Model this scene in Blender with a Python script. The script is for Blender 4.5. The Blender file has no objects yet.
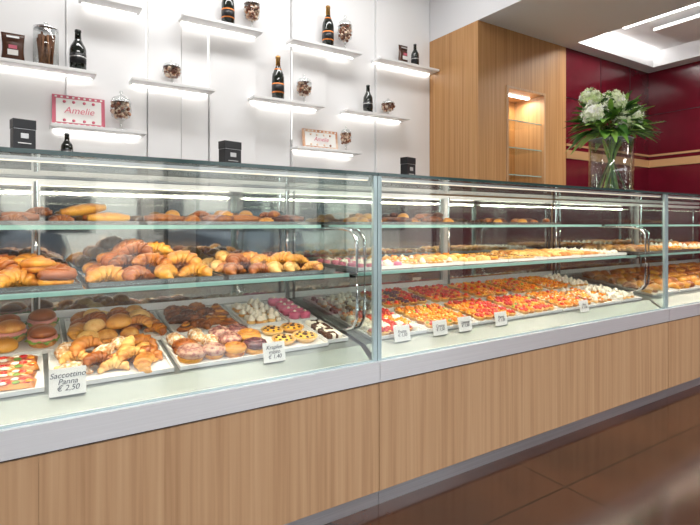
import bpy, math, random
from mathutils import Matrix, Vector, Euler
random.seed(7)
R = random.random
def U(a,b): return a+(b-a)*R()
pi=math.pi
scene=bpy.context.scene
COL=scene.collection

# ------------------------------------------------------------ materials
def mat(name, col, rough=0.5, metal=0.0, spec=0.5, emis=None, estr=0.0, sss=0.0, coat=0.0):
    m=bpy.data.materials.new(name); m.use_nodes=True
    b=m.node_tree.nodes['Principled BSDF']
    b.inputs['Base Color'].default_value=(*col,1)
    b.inputs['Roughness'].default_value=rough
    b.inputs['Metallic'].default_value=metal
    b.inputs['Specular IOR Level'].default_value=spec
    b.inputs['Coat Weight'].default_value=coat
    if emis:
        b.inputs['Emission Color'].default_value=(*emis,1)
        b.inputs['Emission Strength'].default_value=estr
    return m
def nd(m,t): return m.node_tree.nodes.new(t)
def lk(m,a,b): m.node_tree.links.new(a,b)
def noise_mat(name, cols, scale=(20,20,20), nscale=1.0, detail=4, rough=0.5, metal=0, bump=0.0, island=0.0, topdark=None, coat=0.0, spec=0.5, dist=0.0, lo=0.3, hi=0.7):
    m=mat(name, cols[0], rough, metal, spec, coat=coat)
    b=m.node_tree.nodes['Principled BSDF']
    tc=nd(m,'ShaderNodeTexCoord'); mp=nd(m,'ShaderNodeMapping'); mp.inputs['Scale'].default_value=scale
    lk(m,tc.outputs['Object'],mp.inputs['Vector'])
    n=nd(m,'ShaderNodeTexNoise'); n.inputs['Scale'].default_value=nscale; n.inputs['Detail'].default_value=detail
    n.inputs['Distortion'].default_value=dist
    lk(m,mp.outputs['Vector'],n.inputs['Vector'])
    r=nd(m,'ShaderNodeValToRGB'); el=r.color_ramp.elements
    el[0].position=lo; el[0].color=(*cols[0],1); el[1].position=hi; el[1].color=(*cols[-1],1)
    for i,c in enumerate(cols[1:-1]):
        e=el.new(lo+(hi-lo)*(i+1)/(len(cols)-1)); e.color=(*c,1)
    fac=n.outputs['Fac']
    if island>0:
        g=nd(m,'ShaderNodeNewGeometry'); ma=nd(m,'ShaderNodeMath'); ma.operation='MULTIPLY_ADD'
        ma.inputs[1].default_value=island; lk(m,g.outputs['Random Per Island'],ma.inputs[0])
        sb=nd(m,'ShaderNodeMath'); sb.operation='ADD'; sb.inputs[1].default_value=-island/2
        lk(m,fac,ma.inputs[2]); lk(m,ma.outputs[0],sb.inputs[0]); fac=sb.outputs[0]
    lk(m,fac,r.inputs['Fac'])
    out=r.outputs['Color']
    if topdark:
        g=nd(m,'ShaderNodeNewGeometry'); s=nd(m,'ShaderNodeSeparateXYZ'); lk(m,g.outputs['Normal'],s.inputs[0])
        mr=nd(m,'ShaderNodeMapRange'); mr.inputs['From Min'].default_value=0.1; mr.inputs['From Max'].default_value=1.0
        mr.inputs['To Max'].default_value=0.7
        lk(m,s.outputs['Z'],mr.inputs['Value'])
        mx=nd(m,'ShaderNodeMix'); mx.data_type='RGBA'; lk(m,mr.outputs[0],mx.inputs['Factor'])
        lk(m,out,mx.inputs['A']); mx.inputs['B'].default_value=(*topdark,1); out=mx.outputs['Result']
    lk(m,out,b.inputs['Base Color'])
    if bump>0:
        bp=nd(m,'ShaderNodeBump'); bp.inputs['Strength'].default_value=bump; bp.inputs['Distance'].default_value=0.003
        lk(m,n.outputs['Fac'],bp.inputs['Height']); lk(m,bp.outputs[0],b.inputs['Normal'])
    return m
def glass_mat(name, tint=(0.95,0.985,0.975), f0=0.04, rough=0.0, gain=.96):
    m=bpy.data.materials.new(name); m.use_nodes=True
    nt=m.node_tree; nt.nodes.clear()
    o=nd(m,'ShaderNodeOutputMaterial'); mx=nd(m,'ShaderNodeMixShader')
    t=nd(m,'ShaderNodeBsdfTransparent'); t.inputs[0].default_value=(*tint,1)
    g=nd(m,'ShaderNodeBsdfGlossy'); g.inputs['Roughness'].default_value=rough
    f=nd(m,'ShaderNodeLayerWeight'); f.inputs['Blend'].default_value=0.5
    p=nd(m,'ShaderNodeMath'); p.operation='POWER'; p.inputs[1].default_value=5
    mu=nd(m,'ShaderNodeMath'); mu.operation='MULTIPLY_ADD'; mu.inputs[1].default_value=gain; mu.inputs[2].default_value=f0; mu.use_clamp=True
    lk(m,f.outputs['Facing'],p.inputs[0]); lk(m,p.outputs[0],mu.inputs[0])
    lk(m,mu.outputs[0],mx.inputs[0]); lk(m,t.outputs[0],mx.inputs[1]); lk(m,g.outputs[0],mx.inputs[2]); lk(m,mx.outputs[0],o.inputs[0])
    return m
def emit_mat(name,col,s):
    m=bpy.data.materials.new(name); m.use_nodes=True; m.node_tree.nodes.clear()
    o=nd(m,'ShaderNodeOutputMaterial'); e=nd(m,'ShaderNodeEmission'); e.inputs[0].default_value=(*col,1); e.inputs[1].default_value=s
    lk(m,e.outputs[0],o.inputs[0]); return m

M={}
M['oak']=noise_mat('oak_veneer',[(0.38,0.215,0.11),(0.485,0.295,0.16),(0.55,0.35,0.20)],scale=(60,60,1.0),detail=4,rough=0.42,dist=0.3,lo=0.25,hi=0.75)
M['oak2']=noise_mat('oak_warm',[(0.37,0.17,0.06),(0.48,0.25,0.095),(0.56,0.31,0.135)],scale=(50,50,1.0),detail=4,rough=0.45,dist=0.3,lo=0.25,hi=0.75)
M['steel']=noise_mat('brushed_steel',[(0.76,0.77,0.79),(0.82,0.83,0.85)],scale=(2,200,200),rough=0.40,metal=0.55)
M['steel_k']=noise_mat('kick_steel',[(0.45,0.45,0.47),(0.55,0.55,0.57)],scale=(2,200,200),rough=0.28,metal=0.75)
M['chrome']=mat('chrome',(0.8,0.8,0.82),0.12,1.0)
M['deck']=mat('deck_steel',(0.30,0.33,0.32),0.3,0.6)
M['white']=mat('white_panel',(0.90,0.90,0.905),0.45)
M['white2']=mat('white_shelf',(0.88,0.88,0.88),0.35)
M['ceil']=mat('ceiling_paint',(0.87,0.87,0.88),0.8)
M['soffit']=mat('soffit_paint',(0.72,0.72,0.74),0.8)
M['plaster']=mat('plaster',(0.6,0.58,0.55),0.8)
M['red']=noise_mat('burgundy_lacquer',[(0.085,0.004,0.010),(0.125,0.006,0.016)],scale=(3,3,3),rough=0.16)
M['gold']=mat('gold_band',(0.55,0.33,0.16),0.35,0.3)
M['glass']=glass_mat('case_glass',f0=0.055)
M['glass_f']=glass_mat('front_glass',(0.965,0.985,0.98),f0=0.085)
M['glass_top']=glass_mat('top_glass',(0.88,0.94,0.925),f0=.06)
M['jar']=glass_mat('jar_glass',(0.93,0.945,0.94),0.09,0.02)
M['edge']=mat('glass_edge_green',(0.02,0.06,0.058),0.15,0.0,0.6)
M['edge2']=mat('glass_edge_teal',(0.26,0.46,0.43),0.12,0.0,0.6)
M['edge3']=mat('glass_edge_grey',(0.42,0.54,0.56),0.15,0.2,0.6)
M['mirror']=mat('rear_mirror_doors',(0.50,0.52,0.51),0.04,0.95)
M['black']=mat('black_card',(0.012,0.012,0.014),0.35)
M['bottle']=mat('black_bottle_glass',(0.008,0.012,0.008),0.06,0,0.6,coat=0.5)
M['foil']=mat('gold_foil',(0.45,0.25,0.08),0.3,0.9)
M['orange']=mat('orange_label',(0.75,0.22,0.04),0.5)
M['silver']=mat('silver_text',(0.6,0.6,0.6),0.35,0.7)
M['paper']=mat('white_paper',(0.82,0.81,0.78),0.6)
M['ink']=mat('ink',(0.03,0.03,0.05),0.7)
M['pink']=mat('pink_print',(0.60,0.13,0.19),0.5)
M['redcap']=mat('red_cap',(0.6,0.02,0.03),0.3)
M['trayw']=mat('white_tray',(0.78,0.78,0.77),0.25)
M['trays']=mat('steel_tray',(0.36,0.36,0.36),0.25,0.9)
M['bake']=noise_mat('golden_bake',[(0.26,0.065,0.010),(0.58,0.21,0.022),(0.78,0.38,0.055)],scale=(30,30,30),island=0.7,rough=0.35,topdark=(0.34,0.09,0.010),bump=0.3)
M['bakel']=noise_mat('pale_bake',[(0.50,0.18,0.03),(0.68,0.34,0.08),(0.80,0.50,0.18)],scale=(40,40,40),island=0.5,rough=0.45,bump=0.3)
M['baked']=noise_mat('dark_bake',[(0.07,0.018,0.008),(0.20,0.055,0.014),(0.38,0.125,0.025)],scale=(40,40,40),island=0.5,rough=0.35,bump=0.3)
M['sugar']=noise_mat('sugar_dust',[(0.50,0.20,0.06),(0.72,0.45,0.22),(0.88,0.82,0.74)],scale=(90,90,90),rough=0.7,bump=0.3,lo=0.35,hi=0.65)
M['pizza']=noise_mat('pizza_topping',[(0.45,0.03,0.015),(0.62,0.08,0.02),(0.85,0.55,0.22),(0.88,0.76,0.5)],scale=(45,45,45),island=.2,rough=0.35,bump=0.8,lo=.38,hi=.66)
M['custard']=noise_mat('custard',[(0.80,0.38,0.03),(0.88,0.56,0.10)],scale=(30,30,30),island=0.6,rough=0.25,coat=0.4)
M['straw']=noise_mat('strawberry',[(0.45,0.01,0.01),(0.72,0.04,0.02)],scale=(60,60,60),island=0.7,rough=0.2,coat=0.6)
M['apric']=noise_mat('apricot',[(0.78,0.18,0.01),(0.9,0.38,0.03)],scale=(40,40,40),island=0.8,rough=0.2,coat=0.6)
M['kiwi']=mat('kiwi',(0.28,0.42,0.05),0.3)
M['berry']=noise_mat('dark_berry',[(0.05,0.01,0.03),(0.18,0.03,0.07)],scale=(60,60,60),island=0.7,rough=0.25,coat=0.4)
M['cream']=mat('whipped_cream',(0.84,0.78,0.66),0.5)
M['choc']=mat('chocolate',(0.07,0.025,0.012),0.25)
M['plum']=noise_mat('plum_glaze',[(0.10,0.025,0.035),(0.28,0.09,0.08),(0.58,0.36,0.26)],scale=(60,60,60),island=0.5,rough=0.25,coat=0.5)
M['pinkg']=mat('pink_glaze',(0.66,0.13,0.25),0.3,coat=0.4)
M['green']=noise_mat('lettuce',[(0.08,0.2,0.02),(0.3,0.45,0.08)],scale=(50,50,50),rough=0.5)
M['ham']=mat('ham',(0.7,0.28,0.24),0.4)
M['leaf']=noise_mat('leaf',[(0.025,0.10,0.012),(0.09,0.27,0.03),(0.28,0.50,0.09)],scale=(12,12,12),island=0.9,rough=0.45)
M['petal']=noise_mat('petal',[(0.80,0.85,0.62),(0.92,0.92,0.88)],scale=(15,15,15),island=0.6,rough=0.6)
M['petalg']=noise_mat('petal_green',[(0.55,0.70,0.30),(0.82,0.87,0.62)],scale=(15,15,15),island=0.6,rough=0.6)
M['bark']=noise_mat('cinnamon',[(0.18,0.07,0.03),(0.35,0.16,0.07)],scale=(50,50,50),island=0.8,rough=0.7)
M['candy']=noise_mat('candy',[(0.25,0.08,0.04),(0.6,0.28,0.15),(0.8,0.6,0.45)],scale=(10,10,10),island=1.4,rough=0.4)
M['water']=glass_mat('water',(0.85,0.93,0.88),0.02)
M['ledw']=emit_mat('led_white',(1.0,0.96,0.90),10)
M['ledv']=emit_mat('led_seam',(1.0,0.97,0.92),2.2)
M['ledc']=emit_mat('led_case',(1.0,0.86,0.66),1.6)
M['leds']=emit_mat('led_panel',(1.0,0.97,0.92),12)
M['asph']=mat('asphalt',(0.16,0.16,0.16),0.9)
M['facade']=noise_mat('facade',[(0.45,0.40,0.34),(0.55,0.5,0.44)],scale=(1,1,1),rough=0.9)
M['carp']=mat('car_paint',(0.06,0.065,0.08),0.2,0.3,coat=0.8)
M['carg']=mat('car_window',(0.02,0.02,0.025),0.05)
M['rubber']=mat('rubber',(0.02,0.02,0.02),0.8)
M['frame']=mat('window_frame',(0.05,0.05,0.055),0.4,0.4)

def floor_mat():
    m=mat('floor_tile',(0.2,0.09,0.05),0.3)
    b=m.node_tree.nodes['Principled BSDF']
    b.inputs['Specular IOR Level'].default_value=.6
    tc=nd(m,'ShaderNodeTexCoord')
    n=nd(m,'ShaderNodeTexNoise'); n.inputs['Scale'].default_value=1.8; n.inputs['Detail'].default_value=7
    n.inputs['Roughness'].default_value=0.6
    lk(m,tc.outputs['Object'],n.inputs['Vector'])
    r=nd(m,'ShaderNodeValToRGB'); e=r.color_ramp.elements
    e[0].position=.28; e[0].color=(0.030,0.013,0.009,1); e[1].position=.75; e[1].color=(0.095,0.036,0.018,1)
    lk(m,n.outputs['Fac'],r.inputs['Fac'])
    mp=nd(m,'ShaderNodeMapping'); mp.inputs['Location'].default_value=(-1.87,-1.265,0)
    lk(m,tc.outputs['Object'],mp.inputs['Vector'])
    s=nd(m,'ShaderNodeSeparateXYZ'); lk(m,mp.outputs[0],s.inputs[0])
    outs=[]
    for ax in 'XY':
        d=nd(m,'ShaderNodeMath'); d.operation='DIVIDE'; d.inputs[1].default_value=0.95; lk(m,s.outputs[ax],d.inputs[0])
        d2=nd(m,'ShaderNodeMath'); d2.operation='ADD'; d2.inputs[1].default_value=0.5; lk(m,d.outputs[0],d2.inputs[0])
        f=nd(m,'ShaderNodeMath'); f.operation='FRACT'; lk(m,d2.outputs[0],f.inputs[0])
        a=nd(m,'ShaderNodeMath'); a.operation='SUBTRACT'; a.inputs[1].default_value=0.5; lk(m,f.outputs[0],a.inputs[0])
        ab=nd(m,'ShaderNodeMath'); ab.operation='ABSOLUTE'; lk(m,a.outputs[0],ab.inputs[0])
        g=nd(m,'ShaderNodeMath'); g.operation='LESS_THAN'; g.inputs[1].default_value=0.0045; lk(m,ab.outputs[0],g.inputs[0])
        outs.append(g)
    mxm=nd(m,'ShaderNodeMath'); mxm.operation='MAXIMUM'; lk(m,outs[0].outputs[0],mxm.inputs[0]); lk(m,outs[1].outputs[0],mxm.inputs[1])
    mx=nd(m,'ShaderNodeMix'); mx.data_type='RGBA'; lk(m,mxm.outputs[0],mx.inputs['Factor']); lk(m,r.outputs[0],mx.inputs['A']); mx.inputs['B'].default_value=(0.012,0.008,0.006,1)
    lk(m,mx.outputs['Result'],b.inputs['Base Color'])
    r2=nd(m,'ShaderNodeMapRange'); r2.inputs['To Min'].default_value=.08; r2.inputs['To Max'].default_value=.2
    lk(m,n.outputs['Fac'],r2.inputs['Value']); lk(m,r2.outputs[0],b.inputs['Roughness'])
    return m
M['floor']=floor_mat()

# ------------------------------------------------------------ mesh builder
class MB:
    def __init__(s): s.v=[]; s.f=[]; s.m=[]; s.mats=[]; s.sm=[]
    def mi(s,k):
        if k not in s.mats: s.mats.append(k)
        return s.mats.index(k)
    def add(s,V,F,k,T=None,smooth=True):
        o=len(s.v)
        if T is not None: V=[T@Vector(p) for p in V]
        s.v.extend([tuple(p) for p in V]); i=s.mi(k)
        for f in F: s.f.append(tuple(o+j for j in f)); s.m.append(i); s.sm.append(smooth)
        return s
    def proto(s,P,T):
        for V,F,k,sm in P: s.add(V,F,k,T,sm)
    def box(s,x0,x1,y0,y1,z0,z1,k,T=None):
        V=[(x,y,z) for x in(x0,x1) for y in(y0,y1) for z in(z0,z1)]
        F=[(0,1,3,2),(4,6,7,5),(0,4,5,1),(2,3,7,6),(0,2,6,4),(1,5,7,3)]
        return s.add(V,F,k,T,False)
    def lathe(s,prof,k,c=(0,0,0),seg=20,T=None,smooth=True):
        V,F=lathe(prof,seg); V=[(p[0]+c[0],p[1]+c[1],p[2]+c[2]) for p in V]
        return s.add(V,F,k,T,smooth)
    def tube(s,path,r,k,seg=8,T=None):
        V,F=tube(path,r,seg); return s.add(V,F,k,T,True)
    def obj(s,name,parent=None,origin=(0,0,0),bevel=0):
        me=bpy.data.meshes.new(name)
        ox,oy,oz=origin
        me.from_pydata([(a-ox,b-oy,c-oz) for a,b,c in s.v],[],s.f)
        for k in s.mats: me.materials.append(M[k])
        me.polygons.foreach_set('material_index',s.m)
        me.polygons.foreach_set('use_smooth',s.sm)
        me.update()
        o=bpy.data.objects.new(name,me); COL.objects.link(o); o.location=origin
        if parent: 
            o.parent=parent; o.location=(ox-parent.location[0],oy-parent.location[1],oz-parent.location[2])
        if bevel:
            b=o.modifiers.new('b','BEVEL'); b.width=bevel; b.segments=2; b.limit_method='ANGLE'
        return o
def lathe(prof,seg=20):
    V=[];F=[];n=len(prof)
    for r,z in prof:
        for i in range(seg):
            a=2*pi*i/seg; V.append((r*math.cos(a),r*math.sin(a),z))
    for j in range(n-1):
        for i in range(seg):
            F.append((j*seg+i,j*seg+(i+1)%seg,(j+1)*seg+(i+1)%seg,(j+1)*seg+i))
    if prof[0][0]>1e-5: F.append(tuple(range(seg-1,-1,-1)))
    if prof[-1][0]>1e-5: F.append(tuple((n-1)*seg+i for i in range(seg)))
    return V,F
def tube(path,r,seg=8,flat=1.0):
    P=[Vector(p) for p in path]; n=len(P); V=[];F=[]
    rr=r if isinstance(r,(list,tuple)) else [r]*n
    t0=(P[1]-P[0]).normalized(); up=Vector((0,0,1)) if abs(t0.z)<.9 else Vector((0,1,0))
    for i in range(n):
        t=(P[min(i+1,n-1)]-P[max(i-1,0)]).normalized()
        a=t.cross(up)
        if a.length<1e-4: a=t.cross(Vector((1,0,0)))
        a.normalize(); b=a.cross(t).normalized()
        for j in range(seg):
            th=2*pi*j/seg; V.append(tuple(P[i]+a*math.cos(th)*rr[i]+b*math.sin(th)*rr[i]*flat))
    for i in range(n-1):
        for j in range(seg):
            F.append((i*seg+j,i*seg+(j+1)%seg,(i+1)*seg+(j+1)%seg,(i+1)*seg+j))
    F.append(tuple(range(seg-1,-1,-1))); F.append(tuple((n-1)*seg+j for j in range(seg)))
    return V,F
def empty(name,loc=(0,0,0)):
    e=bpy.data.objects.new(name,None); COL.objects.link(e); e.location=loc; e.empty_display_size=.05; return e
def TR(x,y,z,rz=0,s=1,rx=0,ry=0):
    return Matrix.Translation((x,y,z))@Euler((rx,ry,rz)).to_matrix().to_4x4()@Matrix.Scale(s,4)
def dome(r,h,seg=12,rings=5,under=0.25):
    prof=[(r*.72,0),(r*.96,h*under*.6),(r,h*under)]
    for i in range(1,rings):
        a=pi/2*i/rings; prof.append((r*math.cos(a),h*under+h*(1-under)*math.sin(a)))
    prof.append((0.0,h)); return prof

# ------------------------------------------------------------ pastry prototypes
def p_croissant(k='bake',L=.062,r=.027,arc=150,kt=None):
    path=[];rad=[];n=29
    for i in range(n):
        s=i/(n-1); a=math.radians(-arc/2+arc*s)
        Rr=L/math.radians(arc)*2
        path.append((Rr*math.sin(a),Rr*math.cos(a)-Rr*.6,0))
        e=max(0.06,math.sin(pi*s))**.7
        rad.append(r*e*(0.78+.30*((s*7)%1.0)))
    zc=r*.8
    path=[(x,y,zc*max(.35,rad[i]/r)) for i,(x,y,z) in enumerate(path)]
    V,F=tube(path,rad,10,.85); return [(V,F,k,True)]
def p_twist(k='bakel'):
    path=[(-.06+.12*i/15,0,.018) for i in range(16)]
    rad=[.021*max(.3,math.sin(pi*(i+.6)/16.2))**.5*(0.82+.3*(i%3==1)) for i in range(16)]
    V,F=tube(path,rad,9,.8); return [(V,F,k,True)]
def p_bun(k='bake',r=.042,h=.045):
    V,F=lathe(dome(r,h),14); return [(V,F,k,True)]
def p_sandwich():
    P=[]
    V,F=lathe([(.036,0),(.042,.006),(.042,.016),(.038,.02)],14); P.append((V,F,'bakel',True))
    V=[];F=[];n=24
    for i in range(n):
        a=2*pi*i/n; rr=.050+.006*math.sin(i*2.7); V+= [(rr*math.cos(a),rr*math.sin(a),.020+.006*math.sin(i*1.9)),(.038*math.cos(a),.038*math.sin(a),.030)]
    for i in range(n): j=(i+1)%n; F.append((2*i,2*j,2*j+1,2*i+1))
    P.append((V,F,'green',True))
    V,F=lathe([(.02,.021),(.045,.023),(.045,.031),(.02,.033)],14); P.append((V,F,'ham',True))
    V,F=lathe([(r,z+.031) for r,z in dome(.042,.034)],14); P.append((V,F,'bake',True))
    return P
def p_swirl(k='plum'):
    path=[];rad=[]
    for i in range(30):
        s=i/29; a=s*4.6*pi/1.0; r=.008+.028*s
        path.append((r*math.cos(a),r*math.sin(a),.022+.012*(1-s))); rad.append(.0125*(1 if i<28 else .6))
    V,F=tube(path,rad,7); P=[(V,F,k,True)]
    V,F=lathe([(.034,0),(.038,.01),(.03,.022),(0,.024)],14); P.append((V,F,'bake',True)); return P
def p_tart(fill='custard',top='straw',r=.034,n=5,br=.011,shape='round'):
    P=[]
    prof=[(r*.75,0),(r,.018),(r*1.02,.02),(r*.93,.02),(r*.85,.015),(0,.016)]
    V,F=lathe(prof,16); 
    V=[(x*(1+.04*((i%16)%2)),y*(1+.04*((i%16)%2)),z) for i,(x,y,z) in enumerate(V)]
    P.append((V,F,'bakel',True))
    V,F=lathe([(r*.86,.015),(r*.7,.021),(0,.024)],14); P.append((V,F,fill,True))
    if top:
        for i in range(n):
            a=2*pi*i/n; rr=r*.5 if n>1 else 0
            t=top if isinstance(top,str) else top[i%len(top)]
            V,F=lathe(dome(br,br*1.3,rings=3),8); V=[(x+rr*math.cos(a),y+rr*math.sin(a),z+.019) for x,y,z in V]
            P.append((V,F,t,True))
    return P
def p_crostata():
    P=p_tart('custard',None,.05)
    V,F=lathe([(.042,.018),(.03,.023),(0,.024)],14); P.append((V,F,'custard',True))
    for i in range(7):
        a=2*pi*i/7
        V,F=lathe(dome(.007,.006,rings=3),7); V=[(x+.03*math.cos(a),y+.03*math.sin(a),z+.021) for x,y,z in V]; P.append((V,F,'choc',True))
    V,F=lathe(dome(.012,.008,rings=3),8); V=[(x,y,z+.022) for x,y,z in V]; P.append((V,F,'choc',True))
    return P
def p_pizza():
    P=[]; V=[];F=[];nx,ny=12,5;a,b=.058,.033
    for i in range(nx+1):
        for j in range(ny+1):
            x=-a+2*a*i/nx; y=-b+2*b*j/ny
            edge=min(i,nx-i)==0 or min(j,ny-j)==0
            V.append((x*(.96 if edge else 1),y*(.96 if edge else 1),.006 if edge else .017+.003*math.sin(i*2.1+j*3.3)))
    for i in range(nx):
        for j in range(ny): q=i*(ny+1)+j; F.append((q,q+ny+1,q+ny+2,q+1))
    top=[f for k,f in enumerate(F) if 0<k%ny<ny-1 and ny<=k<len(F)-ny]; rim=[f for f in F if f not in top]
    P.append((V,top,'pizza',True)); P.append((V,rim,'bake',True))
    Vb,Fb=tube([(-a*.96,0,.004),(a*.96,0,.004)],[b*.95,b*.95],10,.12); P.append((Vb,Fb,'bake',True))
    for x,y,k in ((-.035,.01,'straw'),(.018,.010,'straw'),(.04,-.008,'apric'),(0,.014,'cream'),(-.03,-.014,'cream'),(.005,-.012,'green')):
        V2,F2=lathe(dome(.0095,.006,rings=3),8); P.append(([(u*1.3+x,v+y,w+.017) for u,v,w in V2],F2,k,True))
    return P
def p_puff(k='cream'):
    P=p_bun('bakel',.022,.02)
    prof=[(.018,.016),(.020,.022),(.013,.028),(.014,.032),(.007,.038),(0,.044)]
    V,F=lathe(prof,10); P.append((V,F,k,True)); return P
def p_cake(k='pinkg'):
    V,F=lathe([(.026,0),(.027,.02),(.024,.028),(.01,.031),(0,.031)],14); P=[(V,F,k,True)]
    V,F=lathe(dome(.007,.009,rings=3),8); P.append(([(x,y,z+.030) for x,y,z in V],F,'cream',True)); return P
def p_cube(k):
    V,F=tube([(0,0,0),(0,0,.003),(0,0,.016),(0,0,.019)],[.010,.014,.014,.010],6); return [(V,F,k,True)]
def p_loaf(k='bake',L=.09):
    n=14; path=[(-L+2*L*i/(n-1),0,.026) for i in range(n)]
    rad=[.034*max(.25,math.sin(pi*(i+.5)/n))**.45*(1+.06*(i%3==0)) for i in range(n)]
    V,F=tube(path,rad,10,.75); return [(V,F,k,True)]
def p_sfoglia(k='baked'):
    P=[]
    for j in range(5):
        s=1-j*.17
        V,F=lathe([(.034*s,0.006*j),(.040*s,.006*j+.005),(.034*s,.006*j+.009),(0,.006*j+.010)],12)
        P.append(([(x*1.25,y*.8,z) for x,y,z in V],F,k if j%2==0 else 'bake',True))
    return P

def zdeck(y): return 0.60+(y-1.69)*0.145
TILT=math.atan(0.145)

def tray(name,x0,x1,y0,y1,protos,nx,ny,zf=zdeck,tilt=TILT,k='trayw',jit=.006,rot=0,rotj=.25,s=1.0,layers=1,lh=.03,sv=.08,skip=0):
    mb=MB(); t=.005
    yc=(y0+y1)/2; xc=(x0+x1)/2; z=zf(yc)+.002
    T=TR(xc,yc,z,rx=tilt)
    a,b=(x1-x0)/2,(y1-y0)/2
    mb.box(-a,a,-b,b,0,t,k,T)
    h=.014
    for q in [(-a,a,-b,-b+t),(-a,a,b-t,b),(-a,-a+t,-b+t,b-t),(a-t,a,-b+t,b-t)]:
        mb.box(q[0],q[1],q[2],q[3],t,h,k,T)
    for L in range(layers):
        mx,my=nx-L*(1 if nx>2 else 0),ny-L*(1 if ny>2 else 0)
        for i in range(mx):
            for j in range(my):
                if L and R()<.12: continue
                if skip and R()<skip: continue
                px=-a+.02+(2*a-.04)*(i+.5+L*.5*(nx>2))/nx; py=-b+.02+(2*b-.04)*(j+.5+L*.5*(ny>2))/ny
                P=protos[int(R()*len(protos))]
                sc=s*U(1-sv,1+sv)
                mb.proto(P,T@TR(px+U(-jit,jit),py+U(-jit,jit),t+L*lh,rot+U(-rotj,rotj),sc,rx=U(-.2,.2)*(L>0),ry=U(-.2,.2)*(L>0)))
    return mb.obj(name,origin=(xc,yc,z))

# ------------------------------------------------------------ room
def simple(name,x0,x1,y0,y1,z0,z1,k,bevel=0):
    return MB().box(x0,x1,y0,y1,z0,z1,k).obj(name,bevel=bevel)
YW=3.56; XC0=3.126; XC1=4.32; YC=2.918; ZC=2.78; ZH=3.35; XR=5.84; YF=-2.6; XL=-2.6
simple('floor',XL-.1,XR+.1,YF-.1,YW+.1,-.1,0,'floor')
simple('wall_back',XL,XC0,YW,YW+.1,0,ZH,'white')
simple('wall_left',XL-.1,XL,YF,YW+.1,0,ZH,'plaster')
simple('wall_right',XR,XR+.1,YF,YC+.1,0,ZC,'red')
simple('ceiling',XL-.1,XC0,YF-.1,YW+.1,ZH,ZH+.1,'ceil')
mb=MB()
rx0,rx1,ry0,ry1=4.30,5.66,0.2,2.78
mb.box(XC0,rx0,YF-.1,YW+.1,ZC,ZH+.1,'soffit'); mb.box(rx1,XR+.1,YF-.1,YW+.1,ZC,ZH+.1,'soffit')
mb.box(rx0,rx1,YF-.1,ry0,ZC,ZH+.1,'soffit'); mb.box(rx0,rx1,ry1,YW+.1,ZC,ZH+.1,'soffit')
mb.box(rx0,rx1,ry0,ry1,ZC+.16,ZH+.1,'ceil')
mb.box(rx0+.55,rx1-.25,ry0+.3,ry1-.40,ZC+.09,ZC+.12,'ceil')
mb.obj('ceiling_soffit')
mb=MB()
mb.box(rx0+.02,rx0+.05,ry0+.1,ry1-.05,ZC+.13,ZC+.15,'leds'); mb.box(rx0+.05,rx1-.05,ry1-.05,ry1-.02,ZC+.13,ZC+.15,'leds')
mb.box(rx0+.28,rx0+.40,ry0+.1,ry1-.22,ZC+.14,ZC+.158,'leds')
mb.obj('cove_led_strip')
simple('wall_right_back',XC1,XR,YC,YC+.1,0,ZC,'red')
mb=MB()
for z0,z1 in ((1.72,1.80),(1.84,1.86)):
    mb.box(XC1,XR-.012,YC-.012,YC,z0,z1,'gold'); mb.box(XR-.012,XR,YF,YC,z0,z1,'gold')
mb.obj('trim_1')
mb=MB()
for zz in (.7,1.35,2.3):
    mb.box(XC1,XR-.006,YC-.003,YC,zz,zz+.006,'black'); mb.box(XR-.003,XR,YF,YC,zz,zz+.006,'black')
for xx in (4.9,5.45): mb.box(xx,xx+.006,YC-.003,YC,.0,ZC,'black')
for yy in (2.3,1.6,.9): mb.box(XR-.003,XR,yy,yy+.006,0,ZC,'black')
mb.obj('trim_2')
mb=MB(); nx0,nx1,nz0,nz1=3.47,4.0,1.30,2.29
mb.box(XC0,nx0,YC,YW,0,ZC,'oak2'); mb.box(nx1,XC1,YC,YW,0,ZC,'oak2')
mb.box(nx0,nx1,YC,YW,0,nz0,'oak2'); mb.box(nx0,nx1,YC,YW,nz1,ZC,'oak2'); mb.box(nx0,nx1,YC+.32,YW,nz0,nz1,'oak2')
w=.022
mb.box(nx0-.0,nx0+w,YC-.012,YC+.32,nz0,nz1,'oak'); mb.box(nx1-w,nx1,YC-.012,YC+.32,nz0,nz1,'oak')
mb.box(nx0+w,nx1-w,YC-.012,YC+.32,nz1-w,nz1,'oak')
mb.obj('wood_column')
mb=MB()
for z in (1.52,1.76,2.0): mb.box(nx0+w,nx1-w,YC+.02,YC+.31,z,z+.008,'glass'); mb.box(nx0+w,nx1-w,YC+.017,YC+.02,z,z+.008,'edge2')
mb.obj('niche_glass_shelves')
mb=MB(); mb.box(nx0+.06,nx1-.06,YC+.12,YC+.15,nz1-w-.012,nz1-w,'ledw'); mb.obj('niche_led_strip')

mb=MB()
mb.box(XL,XR,YF-.1,YF,2.5,ZH,'plaster'); mb.box(XL,XR,YF-.1,YF,0,.35,'plaster')
for x0,x1 in ((XL,-2.2),(-.55,-.35),(1.3,1.6),(3.3,3.6),(5.3,XR)): mb.box(x0,x1,YF-.1,YF,.35,2.5,'plaster')
mb.obj('wall_front')
for n,(x0,x1) in enumerate(((-2.2,-.55),(-.35,1.3),(1.6,3.3),(3.6,5.3))):
    mb=MB(); f=.05
    mb.box(x0,x0+f,YF-.08,YF-.02,.35,2.5,'frame'); mb.box(x1-f,x1,YF-.08,YF-.02,.35,2.5,'frame')
    mb.box(x0+f,x1-f,YF-.08,YF-.02,.35,.4,'frame'); mb.box(x0+f,x1-f,YF-.08,YF-.02,2.45,2.5,'frame')
    mb.box(x0+f,x1-f,YF-.07,YF-.03,1.95,1.99,'frame')
    mb.obj('window_%d'%(n+1))
simple('street_ground',-30,30,-30,YF-.1,-.2,-.05,'asph')
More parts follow.
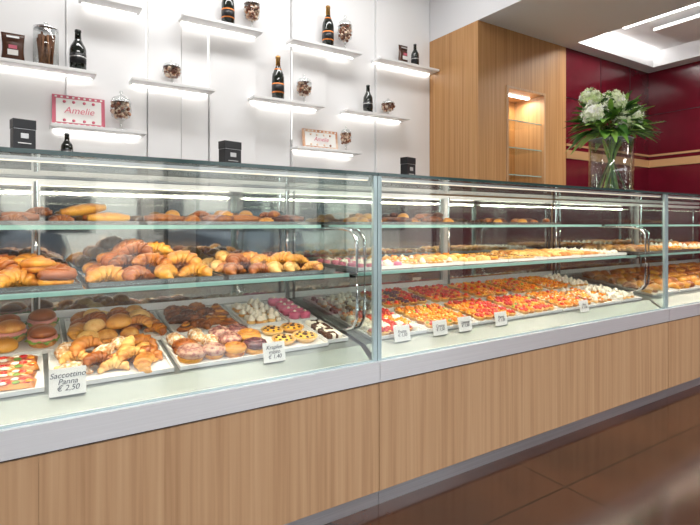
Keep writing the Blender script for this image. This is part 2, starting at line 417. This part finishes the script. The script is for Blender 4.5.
mb=MB(); mb.box(-25,25,-17,-15,-.05,3.4,'facade')
for i in range(14):
    mb.box(-22+i*3.2,-20.6+i*3.2,-15,-14.95,.8,2.6,'carg')
mb.obj('street_building')
def car(x,y):
    prof=[(-2.1,.3),(-2.15,.75),(-1.9,.9),(-1.2,.98),(-.55,1.42),(.75,1.45),(1.45,1.02),(2.05,.92),(2.15,.6),(2.1,.3)]
    mb=MB(); n=len(prof)
    V=[(x+a,y+s*.85*(1 if b<1 else .82),b-.05) for s in(-1,1) for a,b in prof]
    F=[tuple(range(n-1,-1,-1)),tuple(range(n,2*n))]+[(i,(i+1)%n,n+(i+1)%n,n+i) for i in range(n)]
    mb.add(V,F,'carp',None,False)
    w=[(-1.05,1.0),(-.5,1.36),(.7,1.38),(1.25,1.02)]
    mb.add([(x+a,y+.86-(.12 if b>1.1 else -.01),b-.05) for a,b in w],[(0,1,2,3)],'carg',None,False)
    for wx in(-1.35,1.35):
        for sy in (-.8,.8):
            T=TR(x+wx,y+sy,.29,rx=pi/2)
            mb.lathe([(0.1,-.1),(.32,-.1),(.34,0),(.32,.1),(.1,.1)],'rubber',T=T); mb.lathe([(0,.1),(.2,.1),(.18,.11),(0,.11)],'chrome',T=T)
    mb.obj('parked_car')
car(-1.5,-8); car(4.2,-8.3)

# ------------------------------------------------------------ wall panels & shelves
edges=[-2.55,-1.6,-.9,-.3,.184,.656,.875,1.068,1.419,1.715,2.019,2.515,XC0]
dep=[.03,.05,.03,.05,.03,.05,.03,.05,.02,.05,.03,.05]
mb=MB()
for i in range(len(edges)-1):
    mb.box(edges[i]+.004,edges[i+1]-.004,YW-dep[i],YW,.05,ZH-.02,'white')
for x,z0,z1 in ((1.064,2.03,3.2),(1.719,1.75,2.44),(.652,2.03,3.2),(2.023,2.52,3.2)):
    mb.box(x-.003,x+.003,YW-.034,YW-.030,z0,z1,'ledv')
mb.obj('wall_cladding_panels')
SY0,SY1=3.375,3.53
shelves=[(-1.4,-.75,1.995),(-.62,.34,1.995),(.539,1.066,1.995),(1.348,1.931,1.995),(2.14,2.781,1.995),
 (.25,.60,2.455),(.852,1.416,2.47),(1.656,2.278,2.47),(2.46,3.12,2.47),(.097,.627,1.66),(1.69,2.278,1.66),(-1.2,-.45,2.45)]
for x0,x1,z in shelves:
    e=empty('display_shelf',((x0+x1)/2,YW-.05,z))
    MB().box(x0,x1,SY0,YW-.052,z,z+.020,'white2').obj('board',e,((x0+x1)/2,SY1,z),bevel=.002)
    MB().box(x0+.02,x1-.02,YW-.072,YW-.060,z-.005,z,'ledw').obj('led_strip',e,((x0+x1)/2,SY1,z))
def zs(z): return z+.0205

def bottle(x,y,z,h=.31,r=.043,label='black',style='champ',name='champagne_bottle'):
    mb=MB(); s=h
    prof=[(r*.9,0),(r,.004),(r,.50*s),(r*.93,.57*s),(r*.6,.68*s),(r*.36,.77*s),(r*.33,.93*s),(r*.36,.935*s),(r*.36,.95*s)]
    mb.lathe(prof,'bottle',(x,y,z),24)
    mb.lathe([(r*.40,.76*s),(r*.37,.93*s),(r*.42,.94*s),(r*.40,.985*s),(r*.2,s),(0,s)],'bottle' if style=='dark' else 'foil' if style=='champ' else 'redcap',(x,y,z),18)
    if style!='dark':
        mb.lathe([(r*1.0,.14*s),(r*1.012,.141*s),(r*1.012,.36*s),(r*1.0,.361*s)],'orange' if style=='champ' else 'paper',(x,y,z),24)
        mb.lathe([(r*1.0,.17*s),(r*1.018,.171*s),(r*1.018,.33*s),(r*1.0,.331*s)],'black',(x,y,z),24)
        mb.lathe([(r*.63,.665*s),(r*.655,.668*s),(r*.56,.70*s)],'orange',(x,y,z),18)
    else:
        mb.lathe([(r*1.0,.16*s),(r*1.012,.161*s),(r*1.012,.40*s),(r*1.0,.401*s)],'black',(x,y,z),24)
        mb.lathe([(r*1.0,.30*s),(r*1.02,.301*s),(r*1.02,.33*s),(r*1.0,.331*s)],'silver',(x,y,z),24)
    return mb.obj(name,origin=(x,y,z))
def goblet(x,y,z,h=.22,r=.055,fill='candy',name='candy_goblet_jar'):
    mb=MB()
    mb.lathe([(r*.7,0),(r*.68,.006),(r*.15,.014),(r*.12,h*.2),(r*.3,h*.25),(r*.85,h*.34),(r,h*.5),(r*.92,h*.68),(r*.95,h*.69),(r*.97,h*.70),(r*.8,h*.80),(r*.3,h*.87),(r*.12,h*.89),(r*.2,h*.94),(r*.15,h*.985),(0,h)],'jar',(x,y,z),24)
    mb.lathe([(r*.93,h*.685),(r*1.0,h*.687),(r*1.0,h*.70),(r*.93,h*.702)],'chrome',(x,y,z),24)
    for i in range(120):
        a=U(0,2*pi); zz=U(.30,.64); rr=r*.80*math.sqrt(R())*(1 if zz>.38 else .7)
        V,F=lathe(dome(.011,.017,rings=3),7); mb.add(V,F,fill,TR(x+rr*math.cos(a),y+rr*math.sin(a),z+h*zz,U(0,3),U(.8,1.2),rx=U(-1,1),ry=U(-1,1)))
    return mb.obj(name,origin=(x,y,z))
def stickjar(x,y,z,h=.27,r=.055):
    mb=MB()
    mb.lathe([(r*.8,0),(r,.008),(r,h*.78),(r*.85,h*.82),(r*.95,h*.83),(r*.95,h*.86),(r*.4,h*.91),(r*.15,h*.93),(r*.22,h*.97),(0,h)],'jar',(x,y,z),24)
    mb.lathe([(r*.9,h*.82),(r*1.0,h*.825),(r*1.0,h*.85),(r*.9,h*.855)],'chrome',(x,y,z),24)
    for i in range(34):
        a=U(0,2*pi); rr=r*.75*math.sqrt(R()); b=a+U(-.6,.6)
        mb.tube([(x+rr*math.cos(a)*.8,y+rr*math.sin(a)*.8,z+.01),(x+rr*math.cos(b),y+rr*math.sin(b),z+h*U(.6,.75))],.006,'bark',7)
    return mb.obj('cinnamon_stick_jar',origin=(x,y,z))
YS=3.435
def X_at(u,y):
    a=(u-350)/500; return y*(.539+.8425*a)/(.8425-.539*a)
z=zs(1.995)
def bag(x,y,z,w=.09,h=.15,k='candy',name='snack_bag'):
    mb=MB(); V=[];F=[];n=9;m=16
    for j in range(n):
        t=j/(n-1); d=.028*math.sin(pi*min(1,t*1.05+.12))*(1-t*.6)+.002; ww=w/2*(1-.10*math.sin(pi*t))
        for i in range(m):
            a=2*pi*i/m; V.append((x+ww*math.copysign(abs(math.cos(a))**.6,math.cos(a)),y+d*math.sin(a),z+h*t))
    for j in range(n-1):
        for i in range(m): F.append((j*m+i,j*m+(i+1)%m,(j+1)*m+(i+1)%m,(j+1)*m+i))
    F.append(tuple(range(m-1,-1,-1))); F.append(tuple((n-1)*m+i for i in range(m)))
    mb.add(V,F,k); mb.box(x-.025,x+.025,y-.032,y-.028,z+.03,z+.06,'paper'); mb.box(x-.02,x+.02,y-.034,y-.032,z+.065,z+.085,'pink')
    mb.box(x-.03,x+.03,y-.02,y-.016,z+h-.03,z+h-.02,'silver')
    return mb.obj(name,origin=(x,y,z))
bag(X_at(13,YS),YS,z,.115,.16,'choc')
stickjar(X_at(46,YS),YS,z,.26,.065)
bottle(X_at(78,YS),YS,z,.25,.045,style='dark',name='wine_bottle')
goblet(X_at(172,YS),YS,z,.165,.06)
bottle(X_at(278,YS),YS,z,.33,.046); goblet(X_at(304,YS),YS,z,.23,.06)
bottle(X_at(368,YS),YS,z,.235,.04,style='dark',name='wine_bottle'); goblet(X_at(388,YS),YS,z,.15,.06)
z=zs(2.47)
bottle(X_at(228,YS),YS,z,.30,.045); goblet(X_at(252,YS),YS,z,.27,.06)
bottle(X_at(328,YS),YS,z,.33,.046); goblet(X_at(345,YS),YS,z,.29,.06)
bag(X_at(403,YS),YS,z,.10,.16,'choc'); bottle(X_at(415,YS),YS,z,.20,.035,style='dark',name='wine_bottle')
z=zs(1.66)
goblet(X_at(121,YS),YS,z,.25,.062); 
def card_text(s,size,parent,local,k='ink',shear=.25):
    c=bpy.data.curves.new('lettering','FONT'); c.body=s; c.size=size; c.align_x='CENTER'; c.align_y='CENTER'; c.extrude=.0003; c.space_line=.85; c.shear=shear
    o=bpy.data.objects.new('lettering',c); COL.objects.link(o); c.materials.append(M[k]); o.parent=parent; o.matrix_local=local
def sign(x0,x1,y,z,h,border,label):
    xc=(x0+x1)/2; e=empty('framed_sign',(xc,y,z)); T=TR(xc,y,z,rx=-.12); a=(x1-x0)/2
    mb=MB(); mb.box(-a,a,-.004,.004,0,h,border,T); mb.box(-a+.02,a-.02,-.006,-.004,.022,h-.022,'paper',T)
    for i in range(9):
        for zz in (.011,h-.011):
            xx=-a+.02+(2*a-.04)*i/8; mb.box(xx-.006,xx+.006,-.0065,-.004,zz-.005,zz+.005,'paper',T)
    for zz in (.035,h-.04):
        for xx in (-a*.55,-a*.2,a*.2,a*.55): mb.lathe([(0,0),(.009,0),(.009,.002),(0,.002)],border,T=T@TR(xx,-.006,zz,rx=pi/2),seg=10)
    mb.obj('board',e,(xc,y,z))
    card_text(label,h*.3,e,TR(0,-.008,h*.5,rx=pi/2-.12),'pink')
sign(X_at(52,3.46),X_at(105,3.46),3.46,z,.19,'pink','Amelie')
sign(X_at(303,3.46),X_at(338,3.46),3.46,z,.155,'candy','Amelie')
goblet(X_at(346,YS),YS,z,.21,.045)

ZT=1.29
def giftbox(u,w,h,y=1.72):
    x=X_at(u,y); e=empty('black_gift_box',(x,y,ZT))
    mb=MB(); T=TR(x,y,ZT-.001,rz=.25)
    mb.box(-w/2,w/2,-w*.3,w*.3,0,h*.72,'black',T); mb.box(-w/2-.001,w/2+.001,-w*.3-.001,w*.3+.001,h*.73,h,'black',T)
    mb.box(-w*.48,w*.48,-w*.29,w*.29,h*.71,h*.74,'silver',T)
    mb.box(-w*.18,w*.18,-w*.3-.002,-w*.3,h*.45,h*.60,'silver',T); mb.box(-w*.3,w*.3,-w*.3-.002,-w*.3,h*.30,h*.33,'silver',T)
    mb.obj('box',e,(x,y,ZT),bevel=.001)
giftbox(23,.056,.100); giftbox(230,.070,.105,1.8); giftbox(408,.066,.115,1.85)
bottle(X_at(67,1.8),1.8,ZT-.001,.085,.017,style='dark',name='mini_bottle')

# ------------------------------------------------------------ display cases
Y0=1.566; YG=1.585; YB=2.44; ZG=.556
def case(x0,x1,name='pastry_display_case'):
    xc=(x0+x1)/2; O=(xc,Y0,0); e=empty(name,O)
    mb=MB()
    mb.box(x0,x1,Y0+.012,YB,.0,.052,'steel_k'); mb.obj('plinth',e,O)
    mb=MB(); n=2; w=(x1-x0)/n
    for i in range(n): mb.box(x0+i*w+.0004,x0+(i+1)*w-.0004,Y0+.006,Y0+.03,.055,.472,'oak')
    mb.box(x0,x1,Y0+.03,YB,.055,.47,'oak'); mb.obj('front_panel',e,O)
    mb=MB(); mb.box(x0,x1,Y0,Y0+.05,.479,ZG,'steel'); mb.box(x0,x1,Y0+.012,Y0+.05,.470,.479,'black')
    mb.box(x0,x1,Y0+.05,YB,.47,.545,'steel'); mb.obj('bumper_rail',e,O)
    mb=MB()
    V=[];F=[(0,1,3,2),(2,3,5,4)]
    for (y,z) in ((YG+.02,.548),(1.685,.598),(2.40,zdeck(2.40))): V+= [(x0+.012,y,z),(x1-.012,y,z)]
    mb.add(V,F,'deck',None,False); mb.obj('deck',e,O)
    mb=MB(); mb.box(x0+.012,x1-.012,2.40,2.41,.545,ZT-.03,'mirror')
    mb.box(x0+.012,x1-.012,2.39,2.40,.70,.73,'steel'); mb.box(x0+.012,x1-.012,2.39,2.42,ZT-.04,ZT-.018,'steel')
    mb.box((x0+x1)/2-.015,(x0+x1)/2+.015,2.385,2.40,.72,ZT-.04,'steel')
    mb.obj('rear_sliding_doors',e,O)
    mb=MB(); g=.012
    mb.box(x0+g,x1-g,YG,YG+.008,ZG,ZT-.012,'glass_f')
    mb.obj('front_glass',e,O)
    mb=MB(); mb.box(x0+.002,x1-.002,YG,YB,ZT-.011,ZT-.002,'glass_top'); mb.obj('top_glass',e,O)
    mb=MB(); mb.box(x0,x1,YG-.008,YG+.0,ZT-.012,ZT,'edge'); mb.box(x0,x1,YB,YB+.006,ZT-.012,ZT,'edge')
    mb.box(x0+g,x1-g,YG-.001,YG+.010,ZG,ZG+.005,'edge3')
    mb.box(x0+g,x0+g+.006,YG-.003,YG+.011,ZG,ZT-.012,'edge3'); mb.box(x1-g-.006,x1-g,YG-.003,YG+.011,ZG,ZT-.012,'edge3')
    mb.obj('glass_edges',e,O)
    for xs in (x0+.001,x1-.011):
        mb=MB(); mb.box(xs,xs+.010,YG+.012,2.43,.545,ZT-.012,'glass'); mb.box(xs,xs+.010,YG-.002,YG+.011,ZG,ZT-.012,'edge3'); mb.box(xs,xs+.008,2.43,2.438,.545,ZT-.018,'edge3'); mb.obj('side_glass',e,O)
    mb=MB()
    for (y0,y1,z) in ((1.76,2.34,.885),(2.0,2.34,1.085)):
        mb.box(x0+.02,x1-.02,y0,y1,z-.010,z,'glass'); mb.box(x0+.02,x1-.02,y0-.005,y0,z-.014,z+.001,'edge2')
    mb.obj('glass_shelves',e,O)
    mb=MB()
    for xx in (x0+.018,x1-.018):
        pts=[(xx,2.02,1.07),(xx,1.80,1.07),(xx,1.74,1.06),(xx,1.705,1.03),(xx,1.70,.98),(xx,1.70,.75),(xx,1.705,.70),(xx,1.73,.665),(xx,1.78,.645),(xx,1.85,.635)]
        mb.tube(pts,.007,'chrome',10)
        mb.tube([(xx,2.355,.70),(xx,2.355,1.26)],.008,'chrome',8)
        mb.box(xx-.004,xx+.004,1.76,2.34,.860,.872,'chrome')
    for i in range(1,2):
        xx=x0+(x1-x0)*i/2; mb.tube([(xx,2.36,.70),(xx,2.36,1.26)],.008,'chrome',8)
    mb.obj('shelf_supports',e,O)
    mb=MB(); mb.box(x0+.03,x1-.03,1.60,1.618,1.262,1.272,'steel'); mb.box(x0+.03,x1-.03,1.604,1.614,1.259,1.262,'ledc')
    mb.obj('led_strips',e,O)
    for (y,z,p,ang,sy) in ((1.63,1.258,8*(x1-x0),.45,.012),(1.79,.868,2.6*(x1-x0),.3,.005),(2.03,1.068,1.9*(x1-x0),.1,.005)):  # first follows the LED bar; the two shelf lights are added, without strips
        L=bpy.data.lights.new('case_light','AREA'); L.shape='RECTANGLE'; L.size=x1-x0-.1; L.size_y=sy; L.energy=p*.58; L.color=(1,.86,.68)
        o=bpy.data.objects.new('case_light',L); COL.objects.link(o); o.parent=e; o.location=(0,y-Y0,z); o.rotation_euler=(ang,0,0)
    return e
case(-1.10,1.139); case(1.141,3.383); case(3.387,5.80)

# ------------------------------------------------------------ pastries
cro=p_croissant(); crod=p_croissant('baked'); crol=p_croissant('bakel'); cros=p_croissant('sugar')
tw=p_twist(); bun=p_bun(); bund=p_bun('bakel',.038,.04); sw=p_sandwich(); swl=p_swirl(); swc=p_swirl('bake')
crost=p_crostata(); pz=p_pizza(); sf=p_sfoglia(); puff=p_puff(); puffp=p_puff('choc'); cakep=p_cake(); cakew=p_cake('cream'); cakec=p_cake('choc'); loaf=p_loaf(); loafd=p_loaf('baked')
tS=p_tart('custard','straw'); tA=p_tart('custard','apric'); tM=p_tart('custard',['straw','apric','kiwi']); tB=p_tart('custard','berry',n=6); tC=p_tart('cream','apric',n=4)
tO=p_tart('apric','straw',n=1,br=.014)
YK=2.325
tray('pizza_slice_tray',-.34,.035,1.70,1.98,[pz],3,4,rot=0,rotj=.2,s=1.0,jit=.004)
tray('sandwich_roll_tray',-.34,.10,2.0,YK,[sw,sw,bun],4,3,s=1.05,jit=.012)
tray('sandwich_roll_tray',-.80,-.36,1.70,YK,[sw,bun],5,6,s=.95)
tray('sugar_croissant_tray',.05,.40,1.70,1.98,[cro,cros,tw,crol],3,4,rot=.5,rotj=.7,layers=2,lh=.024,jit=.012,s=1.02,sv=.12)
tray('bun_tray',.115,.46,2.0,YK,[bun,cro,bund],4,4,layers=2,lh=.03,rotj=1.2,jit=.012,sv=.15)
tray('plum_swirl_tray',.42,.76,1.70,1.99,[swl,swl,cros,swc],4,3,s=1.12,layers=1,jit=.01,rotj=2)
tray('sfogliatella_tray',.475,.76,2.01,YK,[sf,crod],4,4,s=.9,rotj=1,jit=.01)
tray('crostata_tray',.775,1.0,1.72,1.99,[crost],2,2,s=1.0,jit=.002)
tray('rice_sweets_tray',1.005,1.105,1.74,1.99,[p_cube('cream'),p_cube('choc')],4,9,jit=.002)
tray('meringue_tray',.775,.96,2.01,YK,[puff,p_cube('cream')],5,8,s=.9)
tray('pink_cake_tray',.97,1.105,2.01,YK,[cakep],2,5)
zm=lambda y:.885; zt=lambda y:1.085
tray('large_croissant_tray',-.30,.14,1.80,2.28,[cro,swc,cro],4,4,zm,0,'trays',s=1.3,rot=.4,rotj=.8,layers=2,lh=.035,jit=.012)
tray('large_croissant_tray',-.90,-.32,1.80,2.28,[cro,bun],5,4,zm,0,'trays',s=1.15,rotj=1,layers=2)
tray('croissant_tray',.16,.60,1.80,2.28,[cro,cro,crod],4,4,zm,0,'trays',s=1.25,rot=.3,rotj=.9,layers=3,lh=.038,jit=.012,sv=.14)
tray('croissant_tray',.62,1.08,1.80,2.28,[cro,crod,crol,cro],5,4,zm,0,'trays',s=1.1,rotj=1.2,layers=2,lh=.03,jit=.012,sv=.14)
tray('loaf_cake_tray',-.30,.35,2.04,2.32,[loaf,crod],4,3,zt,0,'trays',s=.85,rotj=.3,layers=2)
tray('pastry_roll_tray',.38,1.08,2.04,2.32,[bun,loafd,cro],6,3,zt,0,'trays',s=.75,rotj=.5,layers=2,lh=.025)
tray('pastry_roll_tray',1.35,2.1,2.06,2.32,[loafd,bun,cro],6,3,zt,0,'trays',s=.75,rotj=.9,layers=2,lh=.022,skip=.15)
tray('pastry_roll_tray',2.35,3.0,2.06,2.32,[loafd,crod,bun],5,3,zt,0,'trays',s=.68,rotj=.8,skip=.35)
xs=[1.19,1.50,1.83,2.16,2.49,2.82,3.08,3.33]
fr=[('fruit_tartlet_tray',[tC,cakew,tS],6,6),('fruit_tartlet_tray',[tM,tA,tA],5,5),('fruit_tartlet_tray',[tA,tO,tS],5,5),('fruit_tartlet_tray',[tS,tM,tA],5,5),('custard_tartlet_tray',[tA,tC,tO],5,5),('biscuit_tray',[puff,tC],4,5),('cream_puff_tray',[puff,cakew],4,5)]
bk=[('meringue_tray',[p_cube('cream'),p_cube('choc'),puff],6,7),('berry_tartlet_tray',[tS,tB,tO],5,5),('strawberry_tartlet_tray',[tS,tO],5,5),('apricot_tartlet_tray',[tA,tO],5,5),('fruit_tartlet_tray',[tM,tA],5,5),('fruit_tartlet_tray',[tC,tA],4,5),('cream_puff_tray',[puff],4,5)]
for i in range(7):
    n,P,a,b=fr[i]; tray(n,xs[i]+.005,xs[i+1]-.005,1.70,2.01,P,a,b,rotj=3,jit=.004,s=.88)
    n,P,a,b=bk[i]; tray(n,xs[i]+.005,xs[i+1]-.005,2.02,YK,P,a,b,rotj=3,jit=.004,s=.88)
mats=[[cakep,cakew],[bund,puff,tC],[bund,tA],[crost],[crol,bund],[tw,bund],[cakew,puff]]
for i in range(7):
    tray('small_pastry_tray',xs[i]+.005,xs[i+1]-.005,1.80,2.28,mats[i],5 if i not in(3,) else 3,6 if i!=3 else 4,zm,0,'trayw',s=.72,rotj=.5)
for i in range(6):
    x=3.5+i*.37
    tray('croissant_tray',x,x+.35,1.72,2.3,[cro,bun,swc],4,5,s=1,rotj=1)
    tray('small_pastry_tray',x,x+.35,1.8,2.28,[cro,tA,puff][i%3:i%3+1],4,4,zm,0,'trays',s=1,rotj=1)

def card(u,y,w,h,s,ry=0,z=None):
    x=X_at(u,y); z=.593 if z is None else z; e=empty('price_card',(x,y,z))
    mb=MB(); T=TR(x,y,z,rz=ry,rx=-.2); mb.box(-w/2,w/2,-.001,.001,0,h,'paper',T); mb.box(-w/2,w/2,-.0,.009,0,.002,'paper',TR(x,y,z,rz=ry))
    mb.obj('card',e,(x,y,z))
    card_text(s,h*.28,e,TR(0,0,0,rz=ry,rx=-.2)@TR(0,-.002,h*.5,rx=pi/2))
card(68,1.665,.095,.078,'Saccottino\nPanna\n€ 2,50',0)
card(275,1.665,.085,.070,'Krapfen\nmisto\n€ 1,40',0)
for u,t in ((403,'Frutta\n€ 1,50'),(441,'Crema\n€ 1,50'),(466,'Limone\n€ 1,50'),(502,'Panna\n€ 1,20'),(585,'Mini\n€ 1,00')): card(u,1.665,.085,.066,t,0)

# ------------------------------------------------------------ flowers in vase
vx,vy=X_at(611,1.86),1.86
e=empty('flower_vase',(vx,vy,ZT))
mb=MB(); r=.135; h=.36; zv=ZT-.001
mb.lathe([(r*.95,0),(r,.006),(r,h),(r-.006,h),(r-.007,.015),(0,.014)],'jar',(vx,vy,zv),36)
mb.lathe([(r-.006,h-.004),(r+.001,h-.004),(r+.001,h+.001),(r-.006,h+.001)],'edge3',(vx,vy,zv),36)
mb.obj('vase',e,(vx,vy,ZT))
mb=MB(); mb.lathe([(r*.92,.016),(r*.92,.13),(0,.131)],'water',(vx,vy,zv),30)
mb.obj('water',e,(vx,vy,ZT))
mb=MB()
C=Vector((vx,vy,ZT+.45))
pos=[(-.22,-.02,.05,.072),(-.10,-.07,.13,.068),(.06,-.09,.05,.068),(.21,-.03,.10,.06),(.05,.05,.17,.062),(-.19,.03,.16,.06),(-.06,-.12,.0,.058),(.28,.02,.03,.05)]
for q,(px,py,pz,pr) in enumerate(pos):
    c=C+Vector((px,py,pz)); base=Vector((vx-px*.35,vy-py*.35,ZT+.02)); mid=Vector((vx+px*.25,vy+py*.25,ZT+.28))
    mb.tube([base,(base+mid)/2,mid,c],.0045,'leaf',6)
    mb.lathe([(0,-pr*.75),(pr*.6,-pr*.5),(pr*.82,0),(pr*.6,pr*.6),(0,pr*.82)],'petalg',tuple(c),12)
    for i in range(120):
        th=math.acos(U(-.6,1)); ph=U(0,2*pi); nrm=Vector((math.sin(th)*math.cos(ph),math.sin(th)*math.sin(ph),math.cos(th)))
        T=Matrix.Translation(c+nrm*pr*U(.82,1.12))@nrm.to_track_quat('Z','Y').to_matrix().to_4x4()@Matrix.Rotation(U(0,2),4,'Z')@Matrix.Rotation(U(-.4,.4),4,'X')
        V=[(0,0,0)];F=[]
        for g in range(4):
            a=g*pi/2; s=.016
            V+=[(s*.7*math.cos(a-.55),s*.7*math.sin(a-.55),.003),(s*1.15*math.cos(a),s*1.15*math.sin(a),.006),(s*.7*math.cos(a+.55),s*.7*math.sin(a+.55),.003)]
            F.append((0,1+3*g,2+3*g,3+3*g))
        mb.add(V,F,'petalg' if (q in (1,5,6) and R()<.7) or R()<.12 else 'petal',T)
def leaf(mb,base,d,L,w,droop=.3):
    d=d.normalized(); side=d.cross(Vector((0,0,1)))
    if side.length<.01: side=Vector((1,0,0))
    side.normalize(); V=[];n=7
    for i in range(n):
        t=i/(n-1); p=base+d*L*t-Vector((0,0,droop*L*t*t)); ww=w*math.sin(pi*(t*.9+.05))
        V+=[tuple(p-side*ww+Vector((0,0,ww*.3))),tuple(p),tuple(p+side*ww+Vector((0,0,ww*.3)))]
    F=[]
    for i in range(n-1):
        for j in (0,1): F.append((3*i+j,3*i+j+1,3*i+4+j,3*i+3+j))
    mb.add(V,F,'leaf')
for i in range(260):
    a=U(0,2*pi); el=U(-.25,1.2); d=Vector((math.cos(a)*math.cos(el),math.sin(a)*math.cos(el)*.8,math.sin(el)))
    leaf(mb,C+Vector((d.x*.13,d.y*.10,-.02+d.z*.09)),d,U(.12,.22),U(.018,.036),U(.1,.5))
for i in range(16):
    a=U(0,2*pi); L=U(.26,.34); d=Vector((math.cos(a),math.sin(a)*.7,U(.15,.9))).normalized()
    pts=[C+Vector((0,0,-.08))+d*L*t-Vector((0,0,.25*L*t*t)) for t in [0,.25,.5,.75,1]]
    mb.tube(pts,.002,'leaf',5)
    for k in range(3,15):
        t=k/14; p=C+Vector((0,0,-.08))+d*L*t-Vector((0,0,.25*L*t*t)); s=d.cross(Vector((0,0,1))).normalized()
        for sg in(-1,1): leaf(mb,p,s*sg+d*.6,.05*(1.2-t*.7),.007,.2)
for i in range(12):
    a=U(0,2*pi); mb.tube([(vx+.09*math.cos(a),vy+.09*math.sin(a),ZT+.02),(vx-.06*math.cos(a),vy-.06*math.sin(a),ZT+.40)],.004,'leaf',6)
mb.obj('flower_bouquet',e,(vx,vy,ZT))

# ------------------------------------------------------------ lights
def area(name,loc,sx,sy,e,col=(1,1,1),rot=(0,0,0)):
    L=bpy.data.lights.new(name,'AREA'); L.shape='RECTANGLE'; L.size=sx; L.size_y=sy; L.energy=e; L.color=col
    o=bpy.data.objects.new(name,L); COL.objects.link(o); o.location=loc; o.rotation_euler=rot; return o
area('ceiling_fill',(0.3,0.0,ZH-.03),2.6,.5,72,(1,.98,.95))  # added overhead fills for the room, out of view, no fixtures modelled
area('ceiling_fill',(1.2,2.75,ZH-.03),2.8,.25,38,(1,.99,.97))
area('ceiling_fill',(3.9,-.6,ZC-.02),.9,.9,50,(1,.97,.93))
area('cove_lamp',(rx0+.2,(ry0+ry1)/2,ZC+.12),.2,2.2,26,(1,.98,.95))
area('niche_lamp',((nx0+nx1)/2,YC+.16,nz1-.05),.4,.08,4.5,(1,.82,.58))
W=bpy.data.worlds.new('world'); scene.world=W; W.use_nodes=True
bg=W.node_tree.nodes['Background']; bg.inputs[0].default_value=(.90,.95,1,1); bg.inputs[1].default_value=5.0

cam=bpy.data.cameras.new('camera'); co=bpy.data.objects.new('camera',cam); COL.objects.link(co); scene.camera=co
co.location=(0,0,1.09); yaw=math.atan2(.539,.8425)
co.rotation_euler=(pi/2,0,-yaw)
cam.sensor_width=36; cam.lens=500/700*36; cam.shift_y=-38.5/700; cam.clip_start=.05
try:
    scene.view_settings.view_transform='Standard'; scene.view_settings.look='None'; scene.view_settings.exposure=0
except Exception as ex: print(ex)
